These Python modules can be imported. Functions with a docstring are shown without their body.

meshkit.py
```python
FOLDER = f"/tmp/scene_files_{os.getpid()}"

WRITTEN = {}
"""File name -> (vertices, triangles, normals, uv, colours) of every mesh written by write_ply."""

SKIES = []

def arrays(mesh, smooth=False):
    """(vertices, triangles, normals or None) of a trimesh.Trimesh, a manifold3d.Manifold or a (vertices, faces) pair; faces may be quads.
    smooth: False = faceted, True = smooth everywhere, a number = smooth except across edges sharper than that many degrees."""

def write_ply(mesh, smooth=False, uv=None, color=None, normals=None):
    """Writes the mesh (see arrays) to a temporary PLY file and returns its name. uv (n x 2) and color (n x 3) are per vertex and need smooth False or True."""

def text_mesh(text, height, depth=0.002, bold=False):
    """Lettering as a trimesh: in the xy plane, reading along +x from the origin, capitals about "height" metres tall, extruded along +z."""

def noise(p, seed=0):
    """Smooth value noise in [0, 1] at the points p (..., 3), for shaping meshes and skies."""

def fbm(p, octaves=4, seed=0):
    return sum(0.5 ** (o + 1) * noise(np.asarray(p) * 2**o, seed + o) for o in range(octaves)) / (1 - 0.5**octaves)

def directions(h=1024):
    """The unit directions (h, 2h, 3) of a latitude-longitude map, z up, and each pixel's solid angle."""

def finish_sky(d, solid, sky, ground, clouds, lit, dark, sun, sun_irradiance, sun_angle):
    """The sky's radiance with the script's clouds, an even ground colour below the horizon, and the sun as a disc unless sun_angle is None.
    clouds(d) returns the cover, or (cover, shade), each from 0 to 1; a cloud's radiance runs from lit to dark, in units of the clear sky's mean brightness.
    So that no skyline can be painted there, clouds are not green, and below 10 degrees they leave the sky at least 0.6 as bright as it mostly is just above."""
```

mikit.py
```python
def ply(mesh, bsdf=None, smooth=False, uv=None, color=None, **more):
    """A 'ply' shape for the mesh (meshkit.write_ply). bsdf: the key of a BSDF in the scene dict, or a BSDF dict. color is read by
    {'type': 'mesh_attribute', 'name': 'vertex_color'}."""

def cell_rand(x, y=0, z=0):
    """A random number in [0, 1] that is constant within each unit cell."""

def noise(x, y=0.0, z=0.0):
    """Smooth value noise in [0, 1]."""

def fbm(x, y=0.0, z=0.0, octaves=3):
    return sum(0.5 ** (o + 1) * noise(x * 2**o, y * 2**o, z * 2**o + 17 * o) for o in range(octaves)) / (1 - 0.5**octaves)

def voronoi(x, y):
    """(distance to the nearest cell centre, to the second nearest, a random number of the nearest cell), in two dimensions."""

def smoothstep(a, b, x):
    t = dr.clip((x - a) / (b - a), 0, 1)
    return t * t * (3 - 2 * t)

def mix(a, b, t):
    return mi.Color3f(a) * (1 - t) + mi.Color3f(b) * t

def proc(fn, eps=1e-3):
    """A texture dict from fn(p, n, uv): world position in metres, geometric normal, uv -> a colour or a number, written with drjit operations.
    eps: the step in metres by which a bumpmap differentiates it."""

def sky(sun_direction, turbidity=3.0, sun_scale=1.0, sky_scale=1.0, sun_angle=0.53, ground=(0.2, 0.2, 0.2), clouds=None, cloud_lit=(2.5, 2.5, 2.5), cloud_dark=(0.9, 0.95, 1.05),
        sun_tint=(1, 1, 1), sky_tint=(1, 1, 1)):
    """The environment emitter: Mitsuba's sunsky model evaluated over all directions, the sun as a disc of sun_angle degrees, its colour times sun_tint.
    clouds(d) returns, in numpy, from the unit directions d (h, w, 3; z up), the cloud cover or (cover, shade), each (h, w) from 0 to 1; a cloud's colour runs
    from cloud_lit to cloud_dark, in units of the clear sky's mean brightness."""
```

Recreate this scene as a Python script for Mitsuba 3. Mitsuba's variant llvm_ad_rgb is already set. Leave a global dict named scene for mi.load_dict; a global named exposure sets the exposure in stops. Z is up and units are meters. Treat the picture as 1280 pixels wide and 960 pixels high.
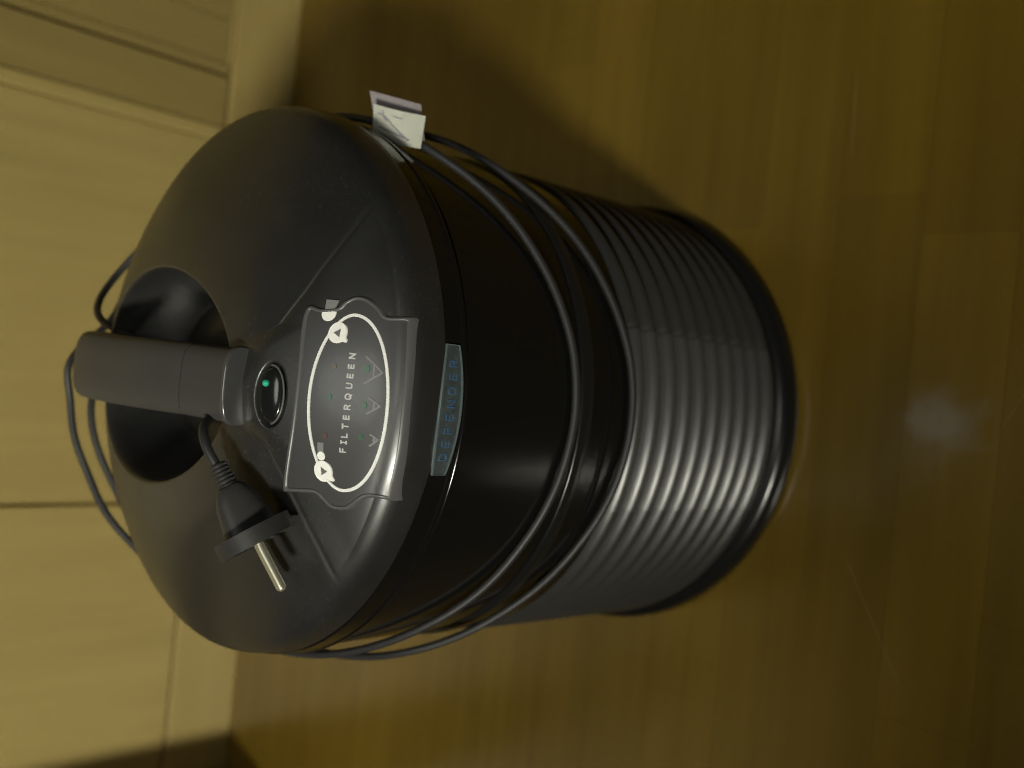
import math
import numpy as np, trimesh, drjit as dr, mitsuba as mi, mikit
import meshkit
from scipy.interpolate import PchipInterpolator
from shapely.geometry import Polygon, Point, LineString
from mikit import noise, fbm, cell_rand, smoothstep, mix

T = mi.ScalarTransform4f
scene, labels = {}, {}

# ------------------------------------------------------------------ camera, light, exposure
F_PX, PITCH, ROLL = 1234.5, math.radians(45.574), math.radians(-5.721)
EYE = np.array([0.0131, -0.5472, 0.6916])
FW = np.array([0, math.cos(PITCH), -math.sin(PITCH)])
_up = np.cross([1.0, 0, 0], FW)
# the phone was held sideways: the picture's up is the scene's right
CAM_UP = math.cos(ROLL) * np.array([1.0, 0, 0]) + math.sin(ROLL) * (-_up)
exposure = -0.12
scene['camera'] = {
    'type': 'thinlens', 'fov': 2 * math.degrees(math.atan(640 / F_PX)), 'fov_axis': 'x',
    'to_world': T().look_at(origin=EYE.tolist(), target=(EYE + FW).tolist(), up=CAM_UP.tolist()),
    'aperture_radius': 0.0036, 'focus_distance': 0.50, 'near_clip': 0.02, 'far_clip': 30.0}


def lamp_disk(key, centre, aim, radius, rgb):
    c = np.asarray(centre, float)
    up = [0, 0, 1] if abs(aim[2] - c[2]) < 0.98 * np.linalg.norm(np.asarray(aim) - c) else [0, 1, 0]
    scene[key] = {'type': 'disk', 'to_world': T().look_at(origin=c.tolist(), target=list(map(float, aim)), up=up).scale(radius),
                  'bsdf': {'type': 'diffuse', 'reflectance': {'type': 'rgb', 'value': 0.6}},
                  'emitter': {'type': 'area', 'radiance': {'type': 'rgb', 'value': list(rgb)}}}


KEY_AT, KEY_AIM = np.array([-1.33, -2.19, 2.20]), np.array([.0, .0, .0])
lamp_disk('spot_lamp__bulb_face', KEY_AT, KEY_AIM, 0.19, (262, 256, 218))
labels['spot_lamp'] = {'label': 'lamp out of frame to the front left, with added tube and plate shaping its beam', 'category': 'lamp'}
lamp_disk('fill_lamp', (0.0, -0.75, 2.6), (0.0, -0.75, 0), 0.40, (4.2, 4.2, 3.9))  # added fill light, softens the shadows
labels['fill_lamp'] = {'label': 'wide round fill lamp added above and behind the viewer', 'category': 'lamp'}


# ------------------------------------------------------------------ helpers
def key_for(base):
    if base not in scene and base not in labels:
        return base
    k = 1
    while f'{base}_{k:03d}' in scene or f'{base}_{k:03d}' in labels:
        k += 1
    return f'{base}_{k:03d}'


def put(base, mesh, bsdf, smooth=False, **lab):
    key = key_for(base)
    scene[key] = mikit.ply(mesh, bsdf, smooth)
    if lab:
        labels[key] = lab
    return key


def box(x0, x1, y0, y1, z0, z1, bevel=0.0):
    if bevel <= 0:
        m = trimesh.creation.box((x1 - x0, y1 - y0, z1 - z0))
        m.apply_translation(((x0 + x1) / 2, (y0 + y1) / 2, (z0 + z1) / 2))
        return m
    pts = []
    for sx in (0, 1):
        for sy in (0, 1):
            for sz in (0, 1):
                c = np.array([(x0, x1)[sx], (y0, y1)[sy], (z0, z1)[sz]])
                d = np.array([1 - 2 * sx, 1 - 2 * sy, 1 - 2 * sz]) * bevel
                pts += [c + d * [0, 1, 1], c + d * [1, 0, 1], c + d * [1, 1, 0]]
    return trimesh.convex.convex_hull(np.array(pts))


def grid_mesh(P, wrap=False):
    """P (rows, cols, 3) -> quads as a trimesh; wrap joins the last column to the first."""
    n, m = P.shape[:2]
    i, j = np.meshgrid(np.arange(n - 1), np.arange(m if wrap else m - 1), indexing='ij')
    a, b = i * m + j, i * m + (j + 1) % m
    q = np.stack([a, b, b + m, a + m], -1).reshape(-1, 4)
    return trimesh.Trimesh(P.reshape(-1, 3), np.vstack([q[:, [0, 1, 2]], q[:, [0, 2, 3]]]), process=False)


def lathe(prof, a0=0.0, a1=360.0, n=360, closed=True):
    """Profile [(r, z)] from bottom to top, turned about z; angles in degrees, 0 = the front (-y), positive to the right."""
    prof = np.asarray(prof, float)
    full = a1 - a0 >= 360
    a = np.radians(np.linspace(a0, a1, n, endpoint=not full))
    P = np.stack([prof[:, :1] * np.sin(a), -prof[:, :1] * np.cos(a), prof[:, 1:] + 0 * a], -1)
    m = grid_mesh(P, wrap=full)
    return m


def rounded(prof, r=0.001, k=4):
    """Rounds the corners of a polyline profile."""
    p = [np.asarray(q, float) for q in prof]
    out = [p[0]]
    for a, b, c in zip(p, p[1:], p[2:]):
        u, v = a - b, c - b
        lu, lv = np.linalg.norm(u), np.linalg.norm(v)
        d = min(r, lu * .49, lv * .49)
        s, e = b + u / lu * d, b + v / lv * d
        for t in np.linspace(0, 1, k + 1):
            out.append((1 - t) ** 2 * s + 2 * t * (1 - t) * b + t * t * e)
    out.append(p[-1])
    return np.array(out)


def catmull(pts, n=12, closed=False):
    p = np.asarray(pts, float)
    if closed:
        p = np.vstack([p[-1], p, p[:2]])
    else:
        p = np.vstack([2 * p[0] - p[1], p, 2 * p[-1] - p[-2]])
    out = []
    for i in range(1, len(p) - 2):
        for t in np.linspace(0, 1, n, endpoint=False):
            a, b, c, d = p[i - 1:i + 3]
            out.append(.5 * (2 * b + (c - a) * t + (2 * a - 5 * b + 4 * c - d) * t * t + (3 * b - a - 3 * c + d) * t ** 3))
    if not closed:
        out.append(p[-2])
    return np.array(out)


def tube(path, radius, sides=14, caps=True, closed=False):
    p = np.asarray(path, float)
    t = np.roll(p, -1, 0) - np.roll(p, 1, 0) if closed else np.gradient(p, axis=0)
    t /= np.linalg.norm(t, axis=1, keepdims=True)
    ref = np.array([0, 0, 1.0]) if abs(t[0][2]) < .9 else np.array([1.0, 0, 0])
    n0 = ref - ref @ t[0] * t[0]
    N = [n0 / np.linalg.norm(n0)]
    for k in range(1, len(p)):
        v = N[-1] - N[-1] @ t[k] * t[k]
        N.append(v / np.linalg.norm(v))
    N = np.array(N)
    B = np.cross(t, N)
    a = np.arange(sides) * 2 * np.pi / sides
    R = np.broadcast_to(np.asarray(radius, float), (len(p),))
    P = p[:, None] + R[:, None, None] * (np.cos(a)[None, :, None] * N[:, None] + np.sin(a)[None, :, None] * B[:, None])
    if closed:
        P = np.concatenate([P, P[:1]])
        return grid_mesh(P, wrap=True)
    if caps:
        P = np.concatenate([np.repeat(p[:1, None], sides, 1), P, np.repeat(p[-1:, None], sides, 1)])
    m = grid_mesh(P, wrap=True)
    m.merge_vertices()
    m.update_faces(m.nondegenerate_faces())
    return m


def frame(d, up):
    d = np.asarray(d, float) / np.linalg.norm(d)
    u = np.asarray(up, float) - np.dot(up, d) * d
    u /= np.linalg.norm(u)
    return d, u, np.cross(d, u)


# ------------------------------------------------------------------ materials
def plain(key, rgb, rough, spec=.5, **more):
    scene[key] = {'type': 'twosided', 'bsdf': {'type': 'principled', 'base_color': {'type': 'rgb', 'value': list(rgb)} if not isinstance(rgb, dict) else rgb,
                                               'roughness': rough, 'specular': spec, **more}}


def floor_colour(p, n, uv):
    row = mi.Float(p.y) / PLANK_W
    board = cell_rand(mi.Float(mi.Int32(row + 1000)), mi.Float(mi.Int32((p.x + 10 + .21 * cell_rand(mi.Float(mi.Int32(row + 1000)), 7.0)) / .47)))
    grain = fbm(p.x * 5, p.y * 90, 0.0, 4)
    broad = fbm(p.x * 2.2, p.y * 6, 3.0, 3)
    c = mix((.098, .061, .0074), (.176, .111, .0145), smoothstep(.12, .88, grain * .25 + broad * .75))
    c = c * (.92 + .16 * board)
    # painted patch of reflected light, then wear: a few long scratches and pale specks
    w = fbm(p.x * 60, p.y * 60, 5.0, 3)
    reflection_patch = smoothstep(1.15, .15, dr.sqrt(dr.square((p.x - .016) / .026) + dr.square((p.y + .288) / .032)) + .9 * (w - .5))
    c = mix(c, (.20, .18, .145), reflection_patch * .55)
    for sx, sy, hl, sl in ((.235, -.198, .034, .03), (-.285, -.119, .02, -.05), (.20, .02, .03, .2), (-.13, -.25, .05, .6), (.05, -.34, .04, -.5)):
        dx, dy = p.x - sx, p.y - sy
        line = smoothstep(.0011, .0003, dr.abs(dy - sl * dx)) * smoothstep(hl, hl * .6, dr.abs(dx))
        c = mix(c, (.25, .20, .08), line * .22)
    return c


PLANK_W = 0.0645
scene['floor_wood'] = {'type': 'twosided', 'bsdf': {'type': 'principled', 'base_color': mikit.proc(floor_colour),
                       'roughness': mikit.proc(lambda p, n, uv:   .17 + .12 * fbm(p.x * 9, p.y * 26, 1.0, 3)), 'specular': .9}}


def door_colour(p, n, uv):
    g = fbm(p.x * 70, p.y * 4, p.z * 2.6, 4)
    b = fbm(p.x * 5, p.y, p.z * 3.0, 3)
    return mix((.315, .240, .080), (.475, .362, .130), g * .6 + b * .4)


def rail_colour(p, n, uv):
    g = fbm(p.x * 3.0, p.y * 4, p.z * 80, 4)
    b = fbm(p.x * 6, p.y, p.z * 9, 3)
    return mix((.31, .235, .080), (.46, .350, .122), g * .5 + b * .5)


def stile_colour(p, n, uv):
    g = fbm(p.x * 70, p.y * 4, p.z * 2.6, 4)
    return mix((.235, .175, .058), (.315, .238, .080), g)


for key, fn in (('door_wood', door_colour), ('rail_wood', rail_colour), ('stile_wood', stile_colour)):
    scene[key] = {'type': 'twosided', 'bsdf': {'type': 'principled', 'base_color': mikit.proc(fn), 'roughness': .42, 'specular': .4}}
plain('gap_dark', (.02, .014, .006), .8)
plain('dome_plastic', mikit.proc(lambda p, n, uv: mi.Color3f(.014) * (.8 + .4 * fbm(p.x * 55, p.y * 55, p.z * 55, 3)) + mi.Color3f(.014, .014, .013) * smoothstep(.66, .80, fbm(p.x * 900, p.y * 900, p.z * 900, 2)) * smoothstep(.35, .7, fbm(p.x * 18, p.y * 18, 2.0, 2))),
      mikit.proc(lambda p, n, uv:      .28 + .13 * fbm(p.x * 30, p.y * 30, p.z * 30, 4)), .85, clearcoat=1.0, clearcoat_gloss=.955)
plain('gloss_black', (.006, .006, .006), .13, .32)
plain('base_black', (.010, .010, .010), .22, .5)
plain('rib_plastic', (.044, .044, .044), .36, .95)
plain('side_rib_plastic', (.030, .030, .029), .36, .75)
plain('groove_black', (.008, .008, .008), .5, .4)
plain('handle_grey', mikit.proc(lambda p, n, uv: mi.Color3f(.044) * (.88 + .24 * fbm(p.x * 60, p.y * 60, p.z * 60, 3))), .48, .4)
plain('collar_grey', (.045, .045, .045), .38, .3)
plain('lip_grey', (.05, .05, .05), .16, .8, clearcoat=1.0, clearcoat_gloss=.9)
plain('panel_grey', (.040, .040, .041), .36, .7, clearcoat=.5, clearcoat_gloss=.955)
plain('plate_edge', (.085, .085, .086), .34, .5)
plain('letter_white', (.52, .52, .50), .45, .4)
plain('print_white', (.86, .86, .82), .45, .4)
plain('print_silver', (.78, .78, .75), .35, .5)
plain('print_grey', (.20, .20, .20), .45, .4)
plain('print_dim', (.13, .13, .13), .45, .4)
plain('led_green', (.045, .11, .065), .3, .5)
plain('led_amber', (.10, .085, .06), .3, .5)
plain('led_red', (.10, .055, .05), .3, .5)
plain('led_bright', (.03, .42, .26), .2, .6)
plain('lens_black', (.010, .011, .011), .14, .6)
plain('badge_glass', mikit.proc(lambda p, n, uv: mix((.030, .036, .038), (.070, .088, .092), fbm(p.x * 260, p.y * 260, p.z * 260, 3))), .14, .6)
plain('badge_rim', (.085, .115, .122), .16, .6)
plain('badge_blue', (.045, .10, .20), .4, .4)
plain('cord_black', (.024, .024, .025), .46, .45)
plain('plug_black', (.030, .030, .029), .42, .4)
plain('pin_brass', (.86, .84, .66), .30, .5, metallic=.85)
plain('paper', mikit.proc(lambda p, n, uv: mi.Color3f(.52, .53, .45) * (.88 + .2 * fbm(p.x * 120, p.y * 120, p.z * 120, 3))), .7, .2)
plain('paper_shaded', (.30, .27, .28), .75, .2)  # darker copy of the paper, its shadow painted into the colour
plain('ink', (.26, .25, .30), .7, .2)

# tube added round the spot lamp to narrow its beam
_d = (KEY_AIM - KEY_AT) / np.linalg.norm(KEY_AIM - KEY_AT)
_u = np.cross(_d, [0, 0, 1.0])
_u /= np.linalg.norm(_u)
_w = np.cross(_d, _u)
_a = np.arange(64) * 2 * np.pi / 64
_ring = lambda t, r: KEY_AT + _d * t + r * (np.cos(_a)[:, None] * _u + np.sin(_a)[:, None] * _w)
put('spot_lamp__added_shade', grid_mesh(np.array([_ring(-.02, .01), _ring(-.02, .215), _ring(.20, .215), _ring(.20, .208), _ring(-.01, .208), _ring(-.01, .01)]), wrap=True), 'groove_black')
# long plate added under the beam to keep light off the near floor
if _w[2] < 0:
    _w = -_w
_edge = -.027
_flap = [KEY_AT + _d * t + _u * a + _w * b for t, a, b in ((.19, -.45, -.23), (.19, .45, -.23), (1.15, .60, _edge), (1.15, -.60, _edge), (.19, -.45, -.24), (.19, .45, -.24), (1.15, .60, _edge - .01), (1.15, -.60, _edge - .01))]
put('spot_lamp__added_flap', trimesh.convex.convex_hull(np.array(_flap)), 'groove_black')

# ------------------------------------------------------------------ setting: floor
CAB_Y, RAIL_H = 0.5782, 0.0886
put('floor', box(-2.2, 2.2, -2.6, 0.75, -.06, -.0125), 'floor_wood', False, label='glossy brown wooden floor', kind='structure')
rng = np.random.default_rng(4)
row0 = 0.4515 + 2 * PLANK_W
k = 0
for r_i in range(24):
    y1 = row0 - r_i * PLANK_W
    y0 = y1 - PLANK_W
    cut = -1.15 + .35 * rng.random()
    while cut < 1.15:
        ln = .62 + .18 * rng.random()
        dz = 0.0
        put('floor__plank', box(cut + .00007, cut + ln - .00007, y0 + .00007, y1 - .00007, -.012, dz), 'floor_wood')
        cut += ln

# ------------------------------------------------------------------ cabinet
labels['cabinet'] = {'label': 'tall honey coloured wooden cabinet standing behind the black appliance', 'category': 'cabinet'}
put('cabinet__carcass', box(-.95, 1.02, CAB_Y + .020, CAB_Y + .42, 0.0, 1.5), 'gap_dark')
put('cabinet__plinth', box(-.95, 1.02, CAB_Y, CAB_Y + .0195, 0.0, RAIL_H - .0018, .0012), 'rail_wood')
zt = 1.5
put('cabinet__door', box(-.172 + .0018, .2725, CAB_Y, CAB_Y + .0195, RAIL_H + .0022, zt, .0012), 'door_wood')
put('cabinet__door', box(-.93, -.172 - .0018, CAB_Y, CAB_Y + .0195, RAIL_H + .0022, zt, .0012), 'door_wood')
# bead strip along the right edge of the middle door, then the upright beside it
bead = rounded([(.2735, CAB_Y + .019), (.2735, CAB_Y - .002), (.2765, CAB_Y - .004), (.2885, CAB_Y - .004), (.2915, CAB_Y - .002), (.2915, CAB_Y + .019)], .002, 4)


def prism_z(poly, z0, z1):
    m = trimesh.creation.extrude_polygon(Polygon(poly), z1 - z0, engine='earcut')
    m.apply_translation((0, 0, z0))
    return m


put('cabinet__bead', prism_z(bead, RAIL_H + .0022, zt), 'door_wood', 30)
put('cabinet__stile', box(.2925, .356 - .0022, CAB_Y + .001, CAB_Y + .0195, RAIL_H + .0022, zt, .0015), 'stile_wood')
put('cabinet__stile', box(.356 + .0022, .3695, CAB_Y + .001, CAB_Y + .0195, RAIL_H + .0022, zt, .0015), 'stile_wood')
put('cabinet__stile', box(.3705, .4235, CAB_Y + .002, CAB_Y + .0195, RAIL_H + .0062, zt, .0012), 'stile_wood')
put('cabinet__door', box(.4245, 1.0, CAB_Y + .002, CAB_Y + .0195, RAIL_H + .0062, zt, .0012), 'stile_wood')
put('cabinet__added_post', box(-.95, -.515, CAB_Y - .150, CAB_Y - .0005, 0.0, zt, .002), 'stile_wood')  # unseen post added to cast the shadow at the far left
put('cabinet__rail', box(.3705, 1.0, CAB_Y + .001, CAB_Y + .0195, RAIL_H + .0004, RAIL_H + .0054, .0008), 'rail_wood')

# ------------------------------------------------------------------ appliance: dome surface
R0, Z0, DX = .1685, 0.3575, .0015
DOME = PchipInterpolator([0, 0.03, 0.06, 0.09, 0.12, 0.145, 0.155, 0.16, 0.164, 0.1668, 0.1685], [0.4272, 0.4266, 0.4238, 0.4168, 0.4044, 0.3908, 0.3845, 0.3806, 0.3762, 0.37, Z0])


def base_z(x, y):
    return DOME(np.minimum(np.hypot(x - DX, y), R0))


def sstep(a, b, x):
    t = np.clip((x - a) / (b - a), 0, 1)
    return t * t * (3 - 2 * t)


CR_X = np.array([0, .020, .032, .050, .070, .085, .105, .14])
CR_Y = np.array([-.074, -.084, -.101, -.1105, -.1185, -.1240, -.1290, -.134])


def panel_lift(x, y):
    r = np.hypot(x - DX, y)
    return np.where(r < .16, 0.003 - 0.005 * np.clip((r - .09) / .070, 0, 1), -0.0020 * np.clip((.1685 - r) / .0085, 0, 1))


def relief(x, y):
    """(pit and lens depth along the normal, lift of the front panel straight up) over the plain dome."""
    e = np.sqrt(((x + .002) / .0645) ** 2 + ((y - .014) / .0885) ** 2)
    pit = -.046 * (1 - sstep(.80, 1.0, e)) - .006 * (1 - sstep(0, .8, e))
    q = ((x + .0047) / .0172) ** 2 + ((y + .1025) / .0084) ** 2
    lens = -.0032 * (1 - sstep(.72, 1.05, q))
    s = np.interp(np.abs(x), CR_X, CR_Y) - y
    mask = sstep(-.006, .016, s) * (1 - .0 * x)
    groove = -.0004 * np.exp(-(s / .0010) ** 2) * sstep(.022, .030, np.abs(x)) * sstep(.166, .155, np.hypot(x, y))
    return pit + lens, mask * panel_lift(x, y) + groove


def surf(x, y, off=0.0):
    """Point(s) on the lid at plan position (x, y), off metres out along the plain dome's normal."""
    x, y = np.asarray(x, float), np.asarray(y, float)
    h = 1e-4
    z = base_z(x, y)
    gx, gy = (base_z(x + h, y) - base_z(x - h, y)) / (2 * h), (base_z(x, y + h) - base_z(x, y - h)) / (2 * h)
    n = np.stack([-gx, -gy, np.ones_like(gx)], -1)
    n /= np.linalg.norm(n, axis=-1, keepdims=True)
    along, up = relief(x, y)
    return np.stack([x, y, z + up], -1) + n * np.asarray(off + along)[..., None]


def flat_surf(x, y, off=0.0):
    """Point(s) off metres above the front panel of the lid."""
    x, y = np.asarray(x, float), np.asarray(y, float)
    return np.stack([x, y, base_z(x, y) + panel_lift(x, y) + off], -1)


NT, NA = 420, 840
tt = np.linspace(0, 1, NT)
rr = R0 * np.sin(tt * np.pi / 2) * .99999
aa = np.arange(NA) * 2 * np.pi / NA
X = DX + rr[:, None] * np.sin(aa)
Y = -rr[:, None] * np.cos(aa)
dome = surf(X, Y)
# fade the relief out at the very edge and close the lid down over the skirt
skirt_top = np.stack([DX + R0 * np.sin(aa), -R0 * np.cos(aa), 0 * aa + Z0 - .0030], -1)[None]
dome = np.concatenate([dome, skirt_top])
put('air_purifier__dome', grid_mesh(dome, wrap=True), 'dome_plastic', 40)
labels['air_purifier'] = {'label': 'black domed canister air purifier with ribbed sides standing on the glossy floor', 'category': 'air purifier'}

# skirt under the dome, glossy
put('air_purifier__skirt', lathe(rounded([(.160, .3375), (.1672, .3375), (.1690, .3392), (.1690, .3415), (.1682, .3425), (.1682, .3555), (.1668, .3566), (.160, .3566)], .0009, 5), n=400), 'gloss_black', 30)
# upper glossy band with the lip rings below it
put('air_purifier__upper_band', lathe(rounded([(.150, .2440), (.1660, .2440), (.1664, .2460), (.1664, .3350), (.1640, .3374), (.150, .3374)], .0010, 5), n=400), 'gloss_black', 30)
put('air_purifier__ring', lathe(rounded([(.150, .2335), (.1672, .2335), (.1690, .2350), (.1690, .2400), (.1676, .2437), (.150, .2437)], .0012, 5), n=400), 'base_black', 30)
put('air_purifier__ring', lathe(rounded([(.150, .2165), (.1672, .2165), (.1680, .2172), (.1680, .2182), (.1668, .2195), (.1668, .2332), (.150, .2332)], .0007, 4), n=400), 'gloss_black', 30)
put('air_purifier__lower_band', lathe(rounded([(.150, .1962), (.1660, .1962), (.1672, .1980), (.1672, .2150), (.1660, .2162), (.150, .2162)], .0012, 4), n=400), 'gloss_black', 30)

# ribbed grille: a glossier front part between two upright seams, duller ribs all round the rest
RIB0, RIB1, NR = .0232, .1965, 10
put('air_purifier__body', lathe([(.1400, .0222), (.1615, .0222), (.1615, .1960), (.1400, .1960)], n=360), 'groove_black')
pitch = (RIB1 - RIB0) / NR
A_R, A_L = 19.8, -21.3


def rib_profile(z, half, depth, r_out):
    t = np.linspace(-1, 1, 15)
    return np.stack([r_out - depth * np.abs(t) ** 2.1, z + half * t], 1)


def rib(a0, a1, z, half, depth, r_out, n, ends=(1, 1)):
    prof = rib_profile(z, half, depth, r_out)
    a = np.radians(np.linspace(a0, a1, n))
    # ends taper into the body
    edge = np.minimum(a - a[0] if ends[0] else 9.0, a[-1] - a if ends[1] else 9.0)
    sink = .0006 * np.clip(1 - edge / math.radians(1.0), 0, 1) ** 2
    Rr = prof[:, :1] - sink[None]
    P = np.stack([Rr * np.sin(a), -Rr * np.cos(a), prof[:, 1:] + 0 * a], -1)
    return grid_mesh(P)


for i in range(NR):
    z = RIB0 + (i + .5) * pitch
    put('air_purifier__front_rib', rib(A_L, A_R - .05, z, pitch * .445, .0090, .1706 + .0003 * (9 - i), 160, (0, 1)), 'rib_plastic', 60)
for i in range(NR):
    z = RIB0 + (i + .5) * pitch
    put('air_purifier__side_rib', rib(A_R + .05, 360 + A_L, z, pitch * .445, .0090, .1704 + .0003 * (9 - i), 500, (1, 0)), 'side_rib_plastic', 60)
# base ring
put('air_purifier__base', lathe(rounded([(.120, .0005), (.1755, .0005), (.1788, .0030), (.1798, .0080), (.1788, .0150), (.1752, .0188), (.1715, .0205), (.1690, .0218), (.140, .0220)], .0022, 6), n=400), 'base_black', 40)


# ------------------------------------------------------------------ handle over the hand recess
def sweep_rect(path, halfw, halft, n=40, power=3.0, side=(1, 0, 0)):
    p = np.asarray(path, float)
    t = np.gradient(p, axis=0)
    t /= np.linalg.norm(t, axis=1, keepdims=True)
    s = np.asarray(side, float)[None] - (t @ np.asarray(side, float))[:, None] * t
    s /= np.linalg.norm(s, axis=1, keepdims=True)
    u = np.cross(s, t)
    a = np.arange(n) * 2 * np.pi / n
    cx = np.sign(np.cos(a)) * np.abs(np.cos(a)) ** (2 / power)
    cy = np.sign(np.sin(a)) * np.abs(np.sin(a)) ** (2 / power)
    P = p[:, None] + np.asarray(halfw)[:, None, None] * cx[None, :, None] * s[:, None] + np.asarray(halft)[:, None, None] * cy[None, :, None] * u[:, None]
    P = np.concatenate([np.repeat(p[:1, None], n, 1), P, np.repeat(p[-1:, None], n, 1)])
    m = grid_mesh(P, wrap=True)
    m.merge_vertices()
    m.update_faces(m.nondegenerate_faces())
    return m


# grip: from just behind the collar, over the recess, down the back of the dome
gp = catmull([(-.0015, -.047, .4270), (-.0015, -.018, .4315), (-.0015, .030, .4345), (-.0010, .060, .4335), (-.0010, .085, .4275), (-.0010, .103, .4160), (-.0010, .112, .4020)], 10)
gs = np.linspace(0, 1, len(gp))
put('air_purifier__grip', sweep_rect(gp, .0198 + .0022 * gs, .0105 + .002 * np.sin(np.pi * gs), 48, 3.2), 'handle_grey', 50)
cp = catmull([(-.0022, -.0825, .4205), (-.0020, -.067, .4233), (-.0017, -.0475, .4268)], 10)
put('air_purifier__collar', sweep_rect(cp, np.full(len(cp), .0198), np.full(len(cp), .0105), 48, 3.2), 'collar_grey', 50)
lp = np.array([(-.0022, -.0835 - .0016 + .0008 * k, .4203 + .0001 * k) for k in range(6)])
put('air_purifier__collar_lip', sweep_rect(lp, .0210 - .0012 * np.abs(np.linspace(-1, 1, 6)) ** 2, 0.0119 - .0012 * np.abs(np.linspace(-1, 1, 6)) ** 2, 48, 3.2), 'lip_grey', 60)

# ------------------------------------------------------------------ indicator lens
def patch(outline, off, centre=None, rings=8, fn=flat_surf, thick=.0006):
    """A thin solid whose top follows the lid: outline (n, 2) star-shaped about its centre, off = height of the top, or (ring scale, height) pairs."""
    o = np.asarray(outline, float)
    c = o.mean(0) if centre is None else np.asarray(centre, float)
    if np.isscalar(off):
        off = [(1.0, off - thick), (1.0, off)] + [(s, off) for s in np.linspace(1, 0, rings + 1)[1:]]
    P = []
    for s, h in off:
        q = c + s * (o - c)
        P.append(fn(q[:, 0], q[:, 1], np.full(len(q), h)))
    m = grid_mesh(np.array(P), wrap=True)
    m.merge_vertices()
    m.update_faces(m.nondegenerate_faces())
    return m


def ellipse(cx, cy, rx, ry, n=72, power=2.0):
    a = np.arange(n) * 2 * np.pi / n
    return np.stack([cx + rx * np.sign(np.cos(a)) * np.abs(np.cos(a)) ** (2 / power), cy + ry * np.sign(np.sin(a)) * np.abs(np.sin(a)) ** (2 / power)], 1)


def band(outer, inner, off, thick=.0006, fn=flat_surf):
    """A raised ring between two outlines with the same number of points."""
    P = [fn(o[:, 0], o[:, 1], np.full(len(o), h)) for o, h in ((outer, off - thick), (outer, off), (inner, off), (inner, off - thick))]
    return grid_mesh(np.array(P), wrap=True)


def lens_fn(x, y, off):
    return surf(x, y, off)


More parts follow.
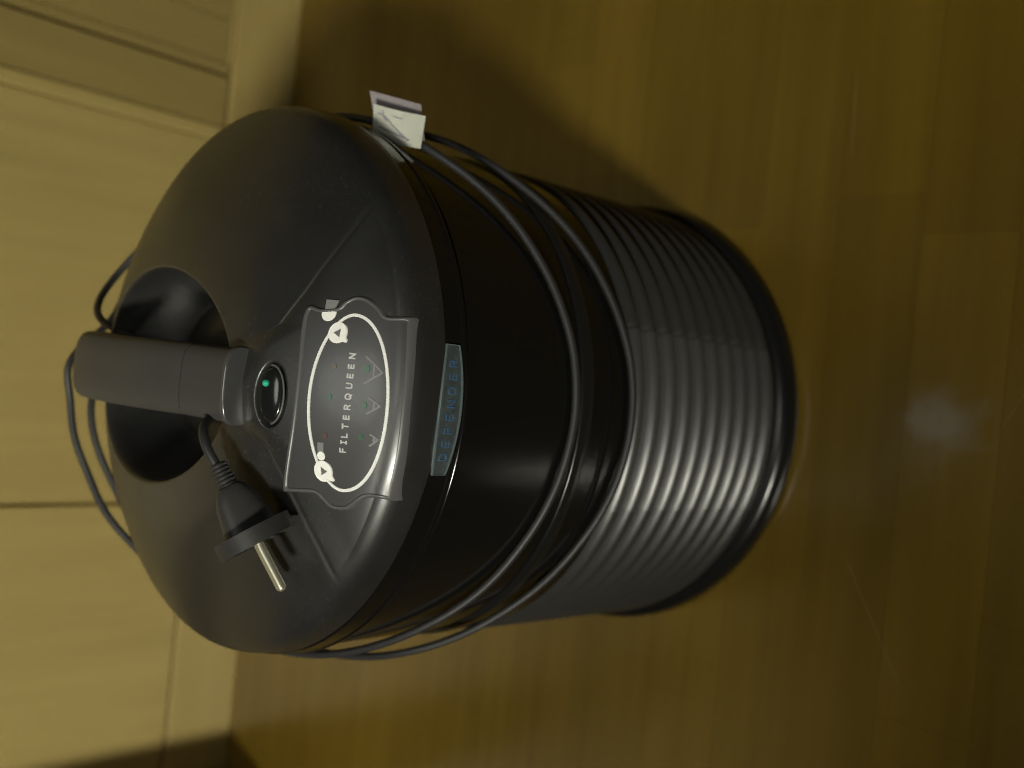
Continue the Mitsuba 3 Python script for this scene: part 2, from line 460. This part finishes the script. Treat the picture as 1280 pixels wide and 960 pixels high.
scene_lens = ellipse(-.0047, -.1024, .0138, .0062, 72, 2.4)
put('air_purifier__indicator', patch(scene_lens, [(1.0, .0006), (.97, .0016), (.9, .0022), (.7, .0027), (.4, .0029), (0, .0030)], fn=lambda x, y, h: flat_surf(x, y, h - .0018)), 'lens_black', 60)
arc = np.array([(-.0047 + .0152 * math.cos(t), -.1026 + .0073 * math.sin(t)) for t in np.linspace(math.radians(190), math.radians(365), 40)])
put('air_purifier__indicator_bezel', tube(flat_surf(arc[:, 0], arc[:, 1], np.full(40, .0004)), .0006, 8), 'plate_edge', True)
led = trimesh.creation.icosphere(3, .0019)
led.apply_translation(flat_surf(np.array(.0010), np.array(-.1006), np.array(.0010)))
put('air_purifier__indicator_light', led, 'led_bright', True, label='small green indicator light in the oval window')

# ------------------------------------------------------------------ control plate
def arc_pts(cx, cy, r, a0, a1, n):
    a = np.radians(np.linspace(a0, a1, n))
    return [(cx + r * math.cos(t), cy + r * math.sin(t)) for t in a]


PL = [(0.0403, -0.1144), (0.0095, -0.1163), (-0.0205, -0.1149), (-0.0518, -0.1094), (-0.0537, -0.1104), (-0.0532, -0.118), (-0.0528, -0.125), (-0.0557, -0.1283), (-0.0589, -0.1313), (-0.0598, -0.135), (-0.0592, -0.1395), (-0.0563, -0.1434), (-0.053, -0.1468), (-0.0513, -0.1499), (-0.0513, -0.1552), (-0.052, -0.1582), (-0.05, -0.1592), (-0.027, -0.164), (-0.0036, -0.1656), (0.0182, -0.165), (0.0399, -0.1621), (0.0416, -0.1615), (0.0412, -0.1575), (0.0409, -0.1518), (0.045, -0.1478), (0.0488, -0.1424), (0.0497, -0.1366), (0.0465, -0.1317), (0.0432, -0.1295), (0.0417, -0.1222)]
pl = Polygon(catmull(PL, 5, True)).buffer(0)


def resample(poly, n=240, c=(-.0035, -.1375)):
    out = []
    L = poly.exterior
    for t in np.arange(n) * 2 * np.pi / n:
        ray = LineString([c, (c[0] + .2 * math.cos(t), c[1] + .2 * math.sin(t))])
        p = np.array(ray.intersection(poly).coords)
        out.append(p[np.argmax(np.hypot(*(p - c).T))])
    return np.array(out)


PC = (-.0035, -.1375)
o0, o1, o2, o3 = (resample(pl.buffer(-d), 360, PC) for d in (0, .0006, .0015, .0021))
plate_rim = grid_mesh(np.array([flat_surf(o[:, 0], o[:, 1], np.full(len(o), h)) for o, h in ((o0, -.001), (o0, .0010), (o1, .0019), (o2, .0019), (o3, .0012), (o3, .0))]), wrap=True)
put('air_purifier__control_panel', patch(o3, [(s, .0011) for s in np.linspace(1, 0, 26)], PC), 'panel_grey', 40)
put('air_purifier__control_panel__rim', plate_rim, 'plate_edge', 50)
CP = 'air_purifier__control_panel__'
OFF = .0015
ocx, ocy = -.0035, -.1410
rot = math.radians(1.0)
# the measured oval, made regular: a wide ellipse in which each half has its own height
ot = np.arange(240) * 2 * np.pi / 240


def oval(d):
    return np.stack([-0.0047 + (0.0446 + d) * np.cos(ot), -0.1385 + np.where(np.sin(ot) > 0, 0.0152 + d * .75, 0.0196 + d * .65) * np.sin(ot)], 1)


put(CP + 'oval', band(oval(.0008), oval(-.0008), OFF, .0008), 'print_silver', 40)


def to_panel(mesh, x, y, sx=1.0, sy=1.0, off=OFF, ang=0.0):
    """Lays an xy-plane mesh onto the panel at plan (x, y)."""
    m = mesh.copy()
    v = m.vertices.copy()
    v[:, 0] *= sx
    v[:, 1] *= sy
    c, s = math.cos(ang), math.sin(ang)
    q = np.stack([x + c * v[:, 0] - s * v[:, 1], y + s * v[:, 0] + c * v[:, 1]], 1)
    m.vertices = flat_surf(q[:, 0], q[:, 1], v[:, 2] + off - .0008)
    return m


# lettering, spaced out letter by letter
word = 'FILTERQUEEN'
xs = [-0.0288, -0.0247, -0.0212, -0.0165, -0.012, -0.0068, -0.0015, 0.004, 0.009, 0.0138, 0.0191]
ys = [-0.1409, -0.1414, -0.1417, -0.142, -0.1423, -0.1424, -0.1425, -0.1425, -0.1424, -0.1423, -0.1421]
letters = []
for ch, x, y in zip(word, xs, ys):
    g = meshkit.text_mesh(ch, .0037, .0008, True)
    g.apply_translation((-g.bounds[:, 0].mean(), 0, 0))
    letters.append(to_panel(g, x, y, .95, .72, OFF))
put(CP + 'lettering', trimesh.util.concatenate(letters), 'letter_white')


def poly_mesh(poly, t=.0008):
    gs = getattr(poly, 'geoms', [poly])
    return trimesh.util.concatenate([trimesh.creation.extrude_polygon(g, t, engine='earcut') for g in gs])


def symbol(name, poly, x, y, mat, off=OFF, **lab):
    put(CP + name, to_panel(poly_mesh(poly), x, y, off=off), mat, False, **lab)


# arrow buttons: pale rounds with a dark triangle, a small tail at the lower right
from shapely import affinity
for bx, by, up, lab in ((0.0302, -0.1325, True, 'white up arrow button'), (-0.0406, -0.1305, False, 'white down arrow button')):
    disc = affinity.scale(Point(0, 0).buffer(.0054, 24), 1.0, .76)
    tri = Polygon([(-.0024, -.0013), (.0024, -.0013), (0, .0019)] if up else [(-.0024, .0011), (.0024, .0011), (0, -.0021)])
    tail = Polygon([(-.0040, -.0012), (-.0047, -.0044), (-.0036, -.0048), (-.0010, -.0036)])
    symbol('button', disc.union(tail).difference(tri), bx, by, 'print_white', OFF + .0004, label=lab)
    symbol('button_arrow', tri.buffer(-.0001), bx, by, 'print_dim', OFF + .0001)
# marks beside the buttons
symbol('mark', affinity.scale(Point(0, 0).buffer(.0042, 24), 1, .78).intersection(Polygon([(-.006, -.006), (.0010, -.006), (.0010, .006), (-.006, .006)])), 0.0398, -0.1262, 'print_white')
symbol('mark', Polygon([(0, -.0020), (.0056, -.0030), (.0056, .0026), (0, .0020)]), 0.0411, -0.1260, 'print_grey')
symbol('mark', affinity.scale(Point(0, 0).buffer(.0022, 20), 1, .8), -0.0329, -0.1296, 'print_white')
symbol('mark', Polygon([(.0020, -.0013), (.0068, -.0013), (.0068, .0013), (.0020, .0013)]), -0.0329, -0.1294, 'print_grey')
# three speed triangles, larger to the right, each with a green light
for (ax, ay), (bx, by), (cx, cy), (lx, ly), lr in (((0.0122, -0.1547), (0.0198, -0.1468), (0.0057, -0.1473), (0.0134, -0.1479), 0.002), ((-0.0046, -0.1552), (-0.0008, -0.15), (-0.0091, -0.1497), (-0.005, -0.1486), 0.0017), ((-0.0215, -0.1549), (-0.0191, -0.1516), (-0.0252, -0.1512), (-0.0212, -0.1476), 0.0015)):
    side = lambda t, px, py: (ax + (px - ax) * t, ay + (py - ay) * t)
    leg = LineString([(bx, by), side(.45, bx, by - .0006), (ax, ay), side(.45, cx, cy - .0006), (cx, cy)]).buffer(.00040, cap_style=2)
    bar = LineString([side(.46, bx, by), side(.46, cx, cy)]).buffer(.00035, cap_style=2)
    symbol('speed_mark', leg.union(bar), 0, 0, 'print_grey')
    symbol('speed_light', affinity.scale(Point(lx, ly).buffer(lr, 16), 1, .7), 0, 0, 'led_green')
for lx, ly, m in ((0.013, -0.1334, 'led_amber'), (-0.0025, -0.1328, 'led_green'), (-0.0223, -0.1316, 'led_red')):
    symbol('status_light', affinity.scale(Point(lx, ly).buffer(.0015, 16), 1, .75), 0, 0, m)

# ------------------------------------------------------------------ badge on the skirt
def on_cyl(a, z, r):
    return np.stack([r * np.sin(a), -r * np.cos(a), z], -1)


def badge_outline(n=60):
    s = np.linspace(-1, 1, n)
    a = np.radians(-1.3 + 11.7 * s)
    half = .0047 + .0032 * (1 - s ** 2)
    top = np.stack([a, .3490 + half], 1)
    bot = np.stack([a[::-1], .3490 - half[::-1]], 1)
    return np.vstack([top, bot])


bo = badge_outline()
bc = bo.mean(0)


def badge_ring(s, dz, r):
    q = bc + (bo - bc) * [s, 1]
    q[:, 1] = bc[1] + (q[:, 1] - bc[1]) * dz
    return on_cyl(q[:, 0], q[:, 1], r)


put('air_purifier__badge', grid_mesh(np.array([badge_ring(.985, k, .1690) for k in np.linspace(.86, 0, 8)]), wrap=True), 'badge_glass', 40)
put('air_purifier__badge__rim', grid_mesh(np.array([badge_ring(1, 1, .1675), badge_ring(1, 1, .1692), badge_ring(.995, .95, .1696), badge_ring(.985, .82, .1694), badge_ring(.985, .80, .1685)]), wrap=True), 'badge_rim', 40)
bl = []
for ch, az in zip('DEFENDER', np.linspace(-9.6, 7.0, 8)):
    g = meshkit.text_mesh(ch, .0052, .0004)
    g.apply_translation((-g.bounds[:, 0].mean(), -.0026, 0))
    v = g.vertices
    g.vertices = on_cyl(np.radians(az) + v[:, 0] / .169, .3490 + v[:, 1], .1690 + v[:, 2])
    bl.append(g)
put('air_purifier__badge__lettering', trimesh.util.concatenate(bl), 'badge_blue')

# ------------------------------------------------------------------ power cord: plug, under the handle, out at the back, two loops round the body
labels['power_cord'] = {'label': 'black power cord wound round the appliance with its plug lying on the dome', 'category': 'power cord'}
CORD_R = .0025


LA = np.array([0, 15, 30, 40, 50, 60, 73, 90, 110, 128, 140, 160, 180.0])
L1R = [.2515, .255, .268, .281, .298, .3165, .327, .332, .334, .338, .360, .396, .4150]
L1L = [.2515, .254, .265, .275, .288, .302, .318, .332, .348, .362, .387, .410, .4170]
L2R = [.1985, .202, .215, .226, .240, .256, .271, .284, .305, .330, .352, .380, .3960]
L2L = [.1985, .201, .212, .221, .234, .251, .275, .292, .320, .347, .368, .392, .4000]
LR1 = [.1700, .1700, .1702, .1715, .1722, .1725, .1728, .1728, .174, .1765, .1715, .160, .1530]
LR2R = [.1710, .1710, .1712, .1716, .1722, .1735, .1750, .1760, .176, .1765, .1740, .164, .1600]
LR2 = [.1710, .1710, .1712, .1718, .1735, .1765, .1790, .1800, .180, .1800, .1765, .166, .1600]


def loop(az, which):
    a = math.radians(az)
    h = np.interp(abs(az), LA, {1: L1R, -1: L1L, 2: L2R, -2: L2L}[which if az > 0 else -which])
    r = np.interp(abs(az), LA, LR1 if which == 1 else (LR2R if az > 0 else LR2))
    return (r * math.sin(a), -r * math.cos(a), h)


P_AX0 = np.array([-.0426, -.0900, .4334])      # where the cord enters the plug
P_DIR = np.array([-.0605, -.0315, -.0260])
P_DIR = P_DIR / np.linalg.norm(P_DIR)
path = [tuple(P_AX0 + P_DIR * .004), tuple(P_AX0 - P_DIR * .012), (-.0225, -.0735, .4330), (-.0140, -.0480, .4080), (-.0040, -.0050, .3980), (.0060, .0400, .3960), (.0180, .0800, .4040),
        (.0300, .1150, .4170)]
for az in np.arange(160, -178, -10):
    path.append(loop(az, 1))
path += [loop(-180, 1), loop(170, 2)]
for az in np.arange(160, -172, -10):
    path.append(loop(az, 2))
path += [(.0, .166, .385), (.02, .175, .34), (.025, .176, .28), (.02, .172, .235), (.02, .150, .225)]
cable = catmull(path, 9)
cable = cable + (meshkit.noise(cable * 34.0, 3)[:, None] - .5) * np.array([[.0, .0, .0022]]) + (meshkit.noise(cable * 80.0, 5)[:, None] - .5) * np.array([[.0, .0, .0008]])
# ease the kinks between the knots
for _ in range(12):
    cable[1:-1] = .5 * cable[1:-1] + .25 * (cable[:-2] + cable[2:])
put('power_cord__cable', tube(cable, CORD_R, 14), 'cord_black', True)

# plug: strain relief, body, round flange with side notches, two pins one above the other
d, u, v = frame(P_DIR, (.09, -.47, .27))


def plug_pt(a, b, c):
    return P_AX0 + d * a + u * b + v * c


a_ = np.arange(48) * 2 * np.pi / 48


def plug_ring(a, ru, rv, pw=2.0):
    cu = np.sign(np.sin(a_)) * np.abs(np.sin(a_)) ** (2 / pw)
    cv = np.sign(np.cos(a_)) * np.abs(np.cos(a_)) ** (2 / pw)
    return P_AX0 + d * a + ru * cu[:, None] * u + rv * cv[:, None] * v


relief = []
for i in range(13):
    relief.append(plug_ring(i * .0011, (.0047 if i % 2 else .0039) + i * .00009, (.0047 if i % 2 else .0039) + i * .00009))
put('power_cord__plug__strain_relief', grid_mesh(np.array([plug_ring(0, 0, 0)] + relief + [plug_ring(.0135, 0, 0)]), wrap=True), 'plug_black', 40)
rings = [(.0130, .0, .0), (.0130, .0058, .0062), (.0150, .0072, .0082), (.0220, .0088, .0112), (.0310, .0098, .0128), (.0370, .0112, .0140), (.0382, .0, .0)]
put('power_cord__plug__housing', grid_mesh(np.array([plug_ring(*r, 2.6) for r in rings]), wrap=True), 'plug_black', 45)
# flange: a disc with a notch in each side, hollowed on the pin face
disc = Point(0, 0).buffer(.0205, 40)
for s in (-1, 1):
    disc = disc.difference(Polygon([(s * .0140, -.0040), (s * .025, -.0040), (s * .025, .0040), (s * .0140, .0040)]))
disc = disc.buffer(.0006).buffer(-.0012).buffer(.0006)
hollow = Point(0, 0).buffer(.0162, 40).difference(LineString([(0, -.02), (0, .02)]).buffer(.0062, cap_style=2)).intersection(disc.buffer(-.0024))
back = trimesh.creation.extrude_polygon(disc, .0035, engine='earcut')
front_poly = disc.difference(hollow)
front = poly_mesh(front_poly, .0050)
front.apply_translation((0, 0, .0035))
fl = trimesh.util.concatenate([back, front])
# x of the outline -> v (sideways), y -> u (upright), z -> along the plug
M = np.eye(4)
M[:3, 0], M[:3, 1], M[:3, 2], M[:3, 3] = v, u, d, plug_pt(.0375, 0, 0)
fl.apply_transform(M)
if np.linalg.det(M[:3, :3]) < 0:
    fl.invert()
put('power_cord__plug__flange', fl, 'plug_black', 30)
for s in (1, -1):
    a0, a1 = plug_pt(.0450, .0095 * s, 0), plug_pt(.0725, .0095 * s, 0)
    n = 12
    pr = np.concatenate([np.full(9, .0024), [.0022, .0017, .0009]])
    pp = np.vstack([a0 + (a1 - a0) * t for t in np.concatenate([np.linspace(0, .93, 9), [.96, .985, 1.0]])])
    put('power_cord__plug__pin', tube(pp, pr, 16), 'pin_brass', 40)

# folded paper tag round the cord at the right side
def leaf(c0, c1, c2, c3, t=.0004, n=10, bow=.0035):
    c0, c1, c2, c3 = (np.asarray(c, float) for c in (c0, c1, c2, c3))
    nn = np.cross(c1 - c0, c3 - c0)
    nn /= np.linalg.norm(nn)
    s = np.linspace(0, 1, n)
    P = np.array([[(c0 * (1 - a) + c1 * a) * (1 - b) + (c3 * (1 - a) + c2 * a) * b + nn * bow * math.sin(math.pi * a) * (1 - b * .3) for a in s] for b in s])
    top, bot = P + nn * t / 2, P - nn * t / 2
    loop_i = [(0, j) for j in range(n)] + [(i, n - 1) for i in range(1, n)] + [(n - 1, j) for j in range(n - 2, -1, -1)] + [(i, 0) for i in range(n - 2, 0, -1)]
    e = np.array([[top[i] for i in loop_i], [bot[i] for i in loop_i]])
    return trimesh.util.concatenate([grid_mesh(top), grid_mesh(bot[:, ::-1]), grid_mesh(e, wrap=True)]), P, nn


TAG = [(.154, -.053, .330), (.1465, -.089, .321), (.167, -.087, .318), (.173, -.059, .336)]
l1, LP, ln_ = leaf(TAG[0], TAG[1], TAG[2], TAG[3])
put('power_cord__tag', l1, 'paper', False, label='white folded paper tag with grey handwriting')
TB = [(.1585, -.050, .325), (.150, -.086, .3155), (.1765, -.076, .3135), (.185, -.044, .329)]
l2, _, _ = leaf(TB[0], TB[1], TB[2], TB[3], bow=.001)
put('power_cord__tag__back_leaf', l2, 'paper_shaded')

# grey handwriting on the tag: thin strokes laid on the front leaf
def tag_pt(a, b):
    i, j = b * 9, a * 9
    i0, j0 = min(int(i), 8), min(int(j), 8)
    f, g = i - i0, j - j0
    q = LP[i0, j0] * (1 - f) * (1 - g) + LP[i0 + 1, j0] * f * (1 - g) + LP[i0, j0 + 1] * (1 - f) * g + LP[i0 + 1, j0 + 1] * f * g
    return q + ln_ * .0003 * (1 if ln_ @ (EYE - q) > 0 else -1)


strokes = []
for line in ([(.12, .78), (.3, .72), (.5, .5), (.78, .18)], [(.16, .40), (.4, .36), (.62, .28), (.80, .20)], [(.22, .88), (.26, .70), (.34, .62)], [(.45, .80), (.62, .78)]):
    strokes.append(tube(catmull([tag_pt(*q) for q in line], 6), .00045, 6))
put('power_cord__tag__handwriting', trimesh.util.concatenate(strokes), 'ink', True)
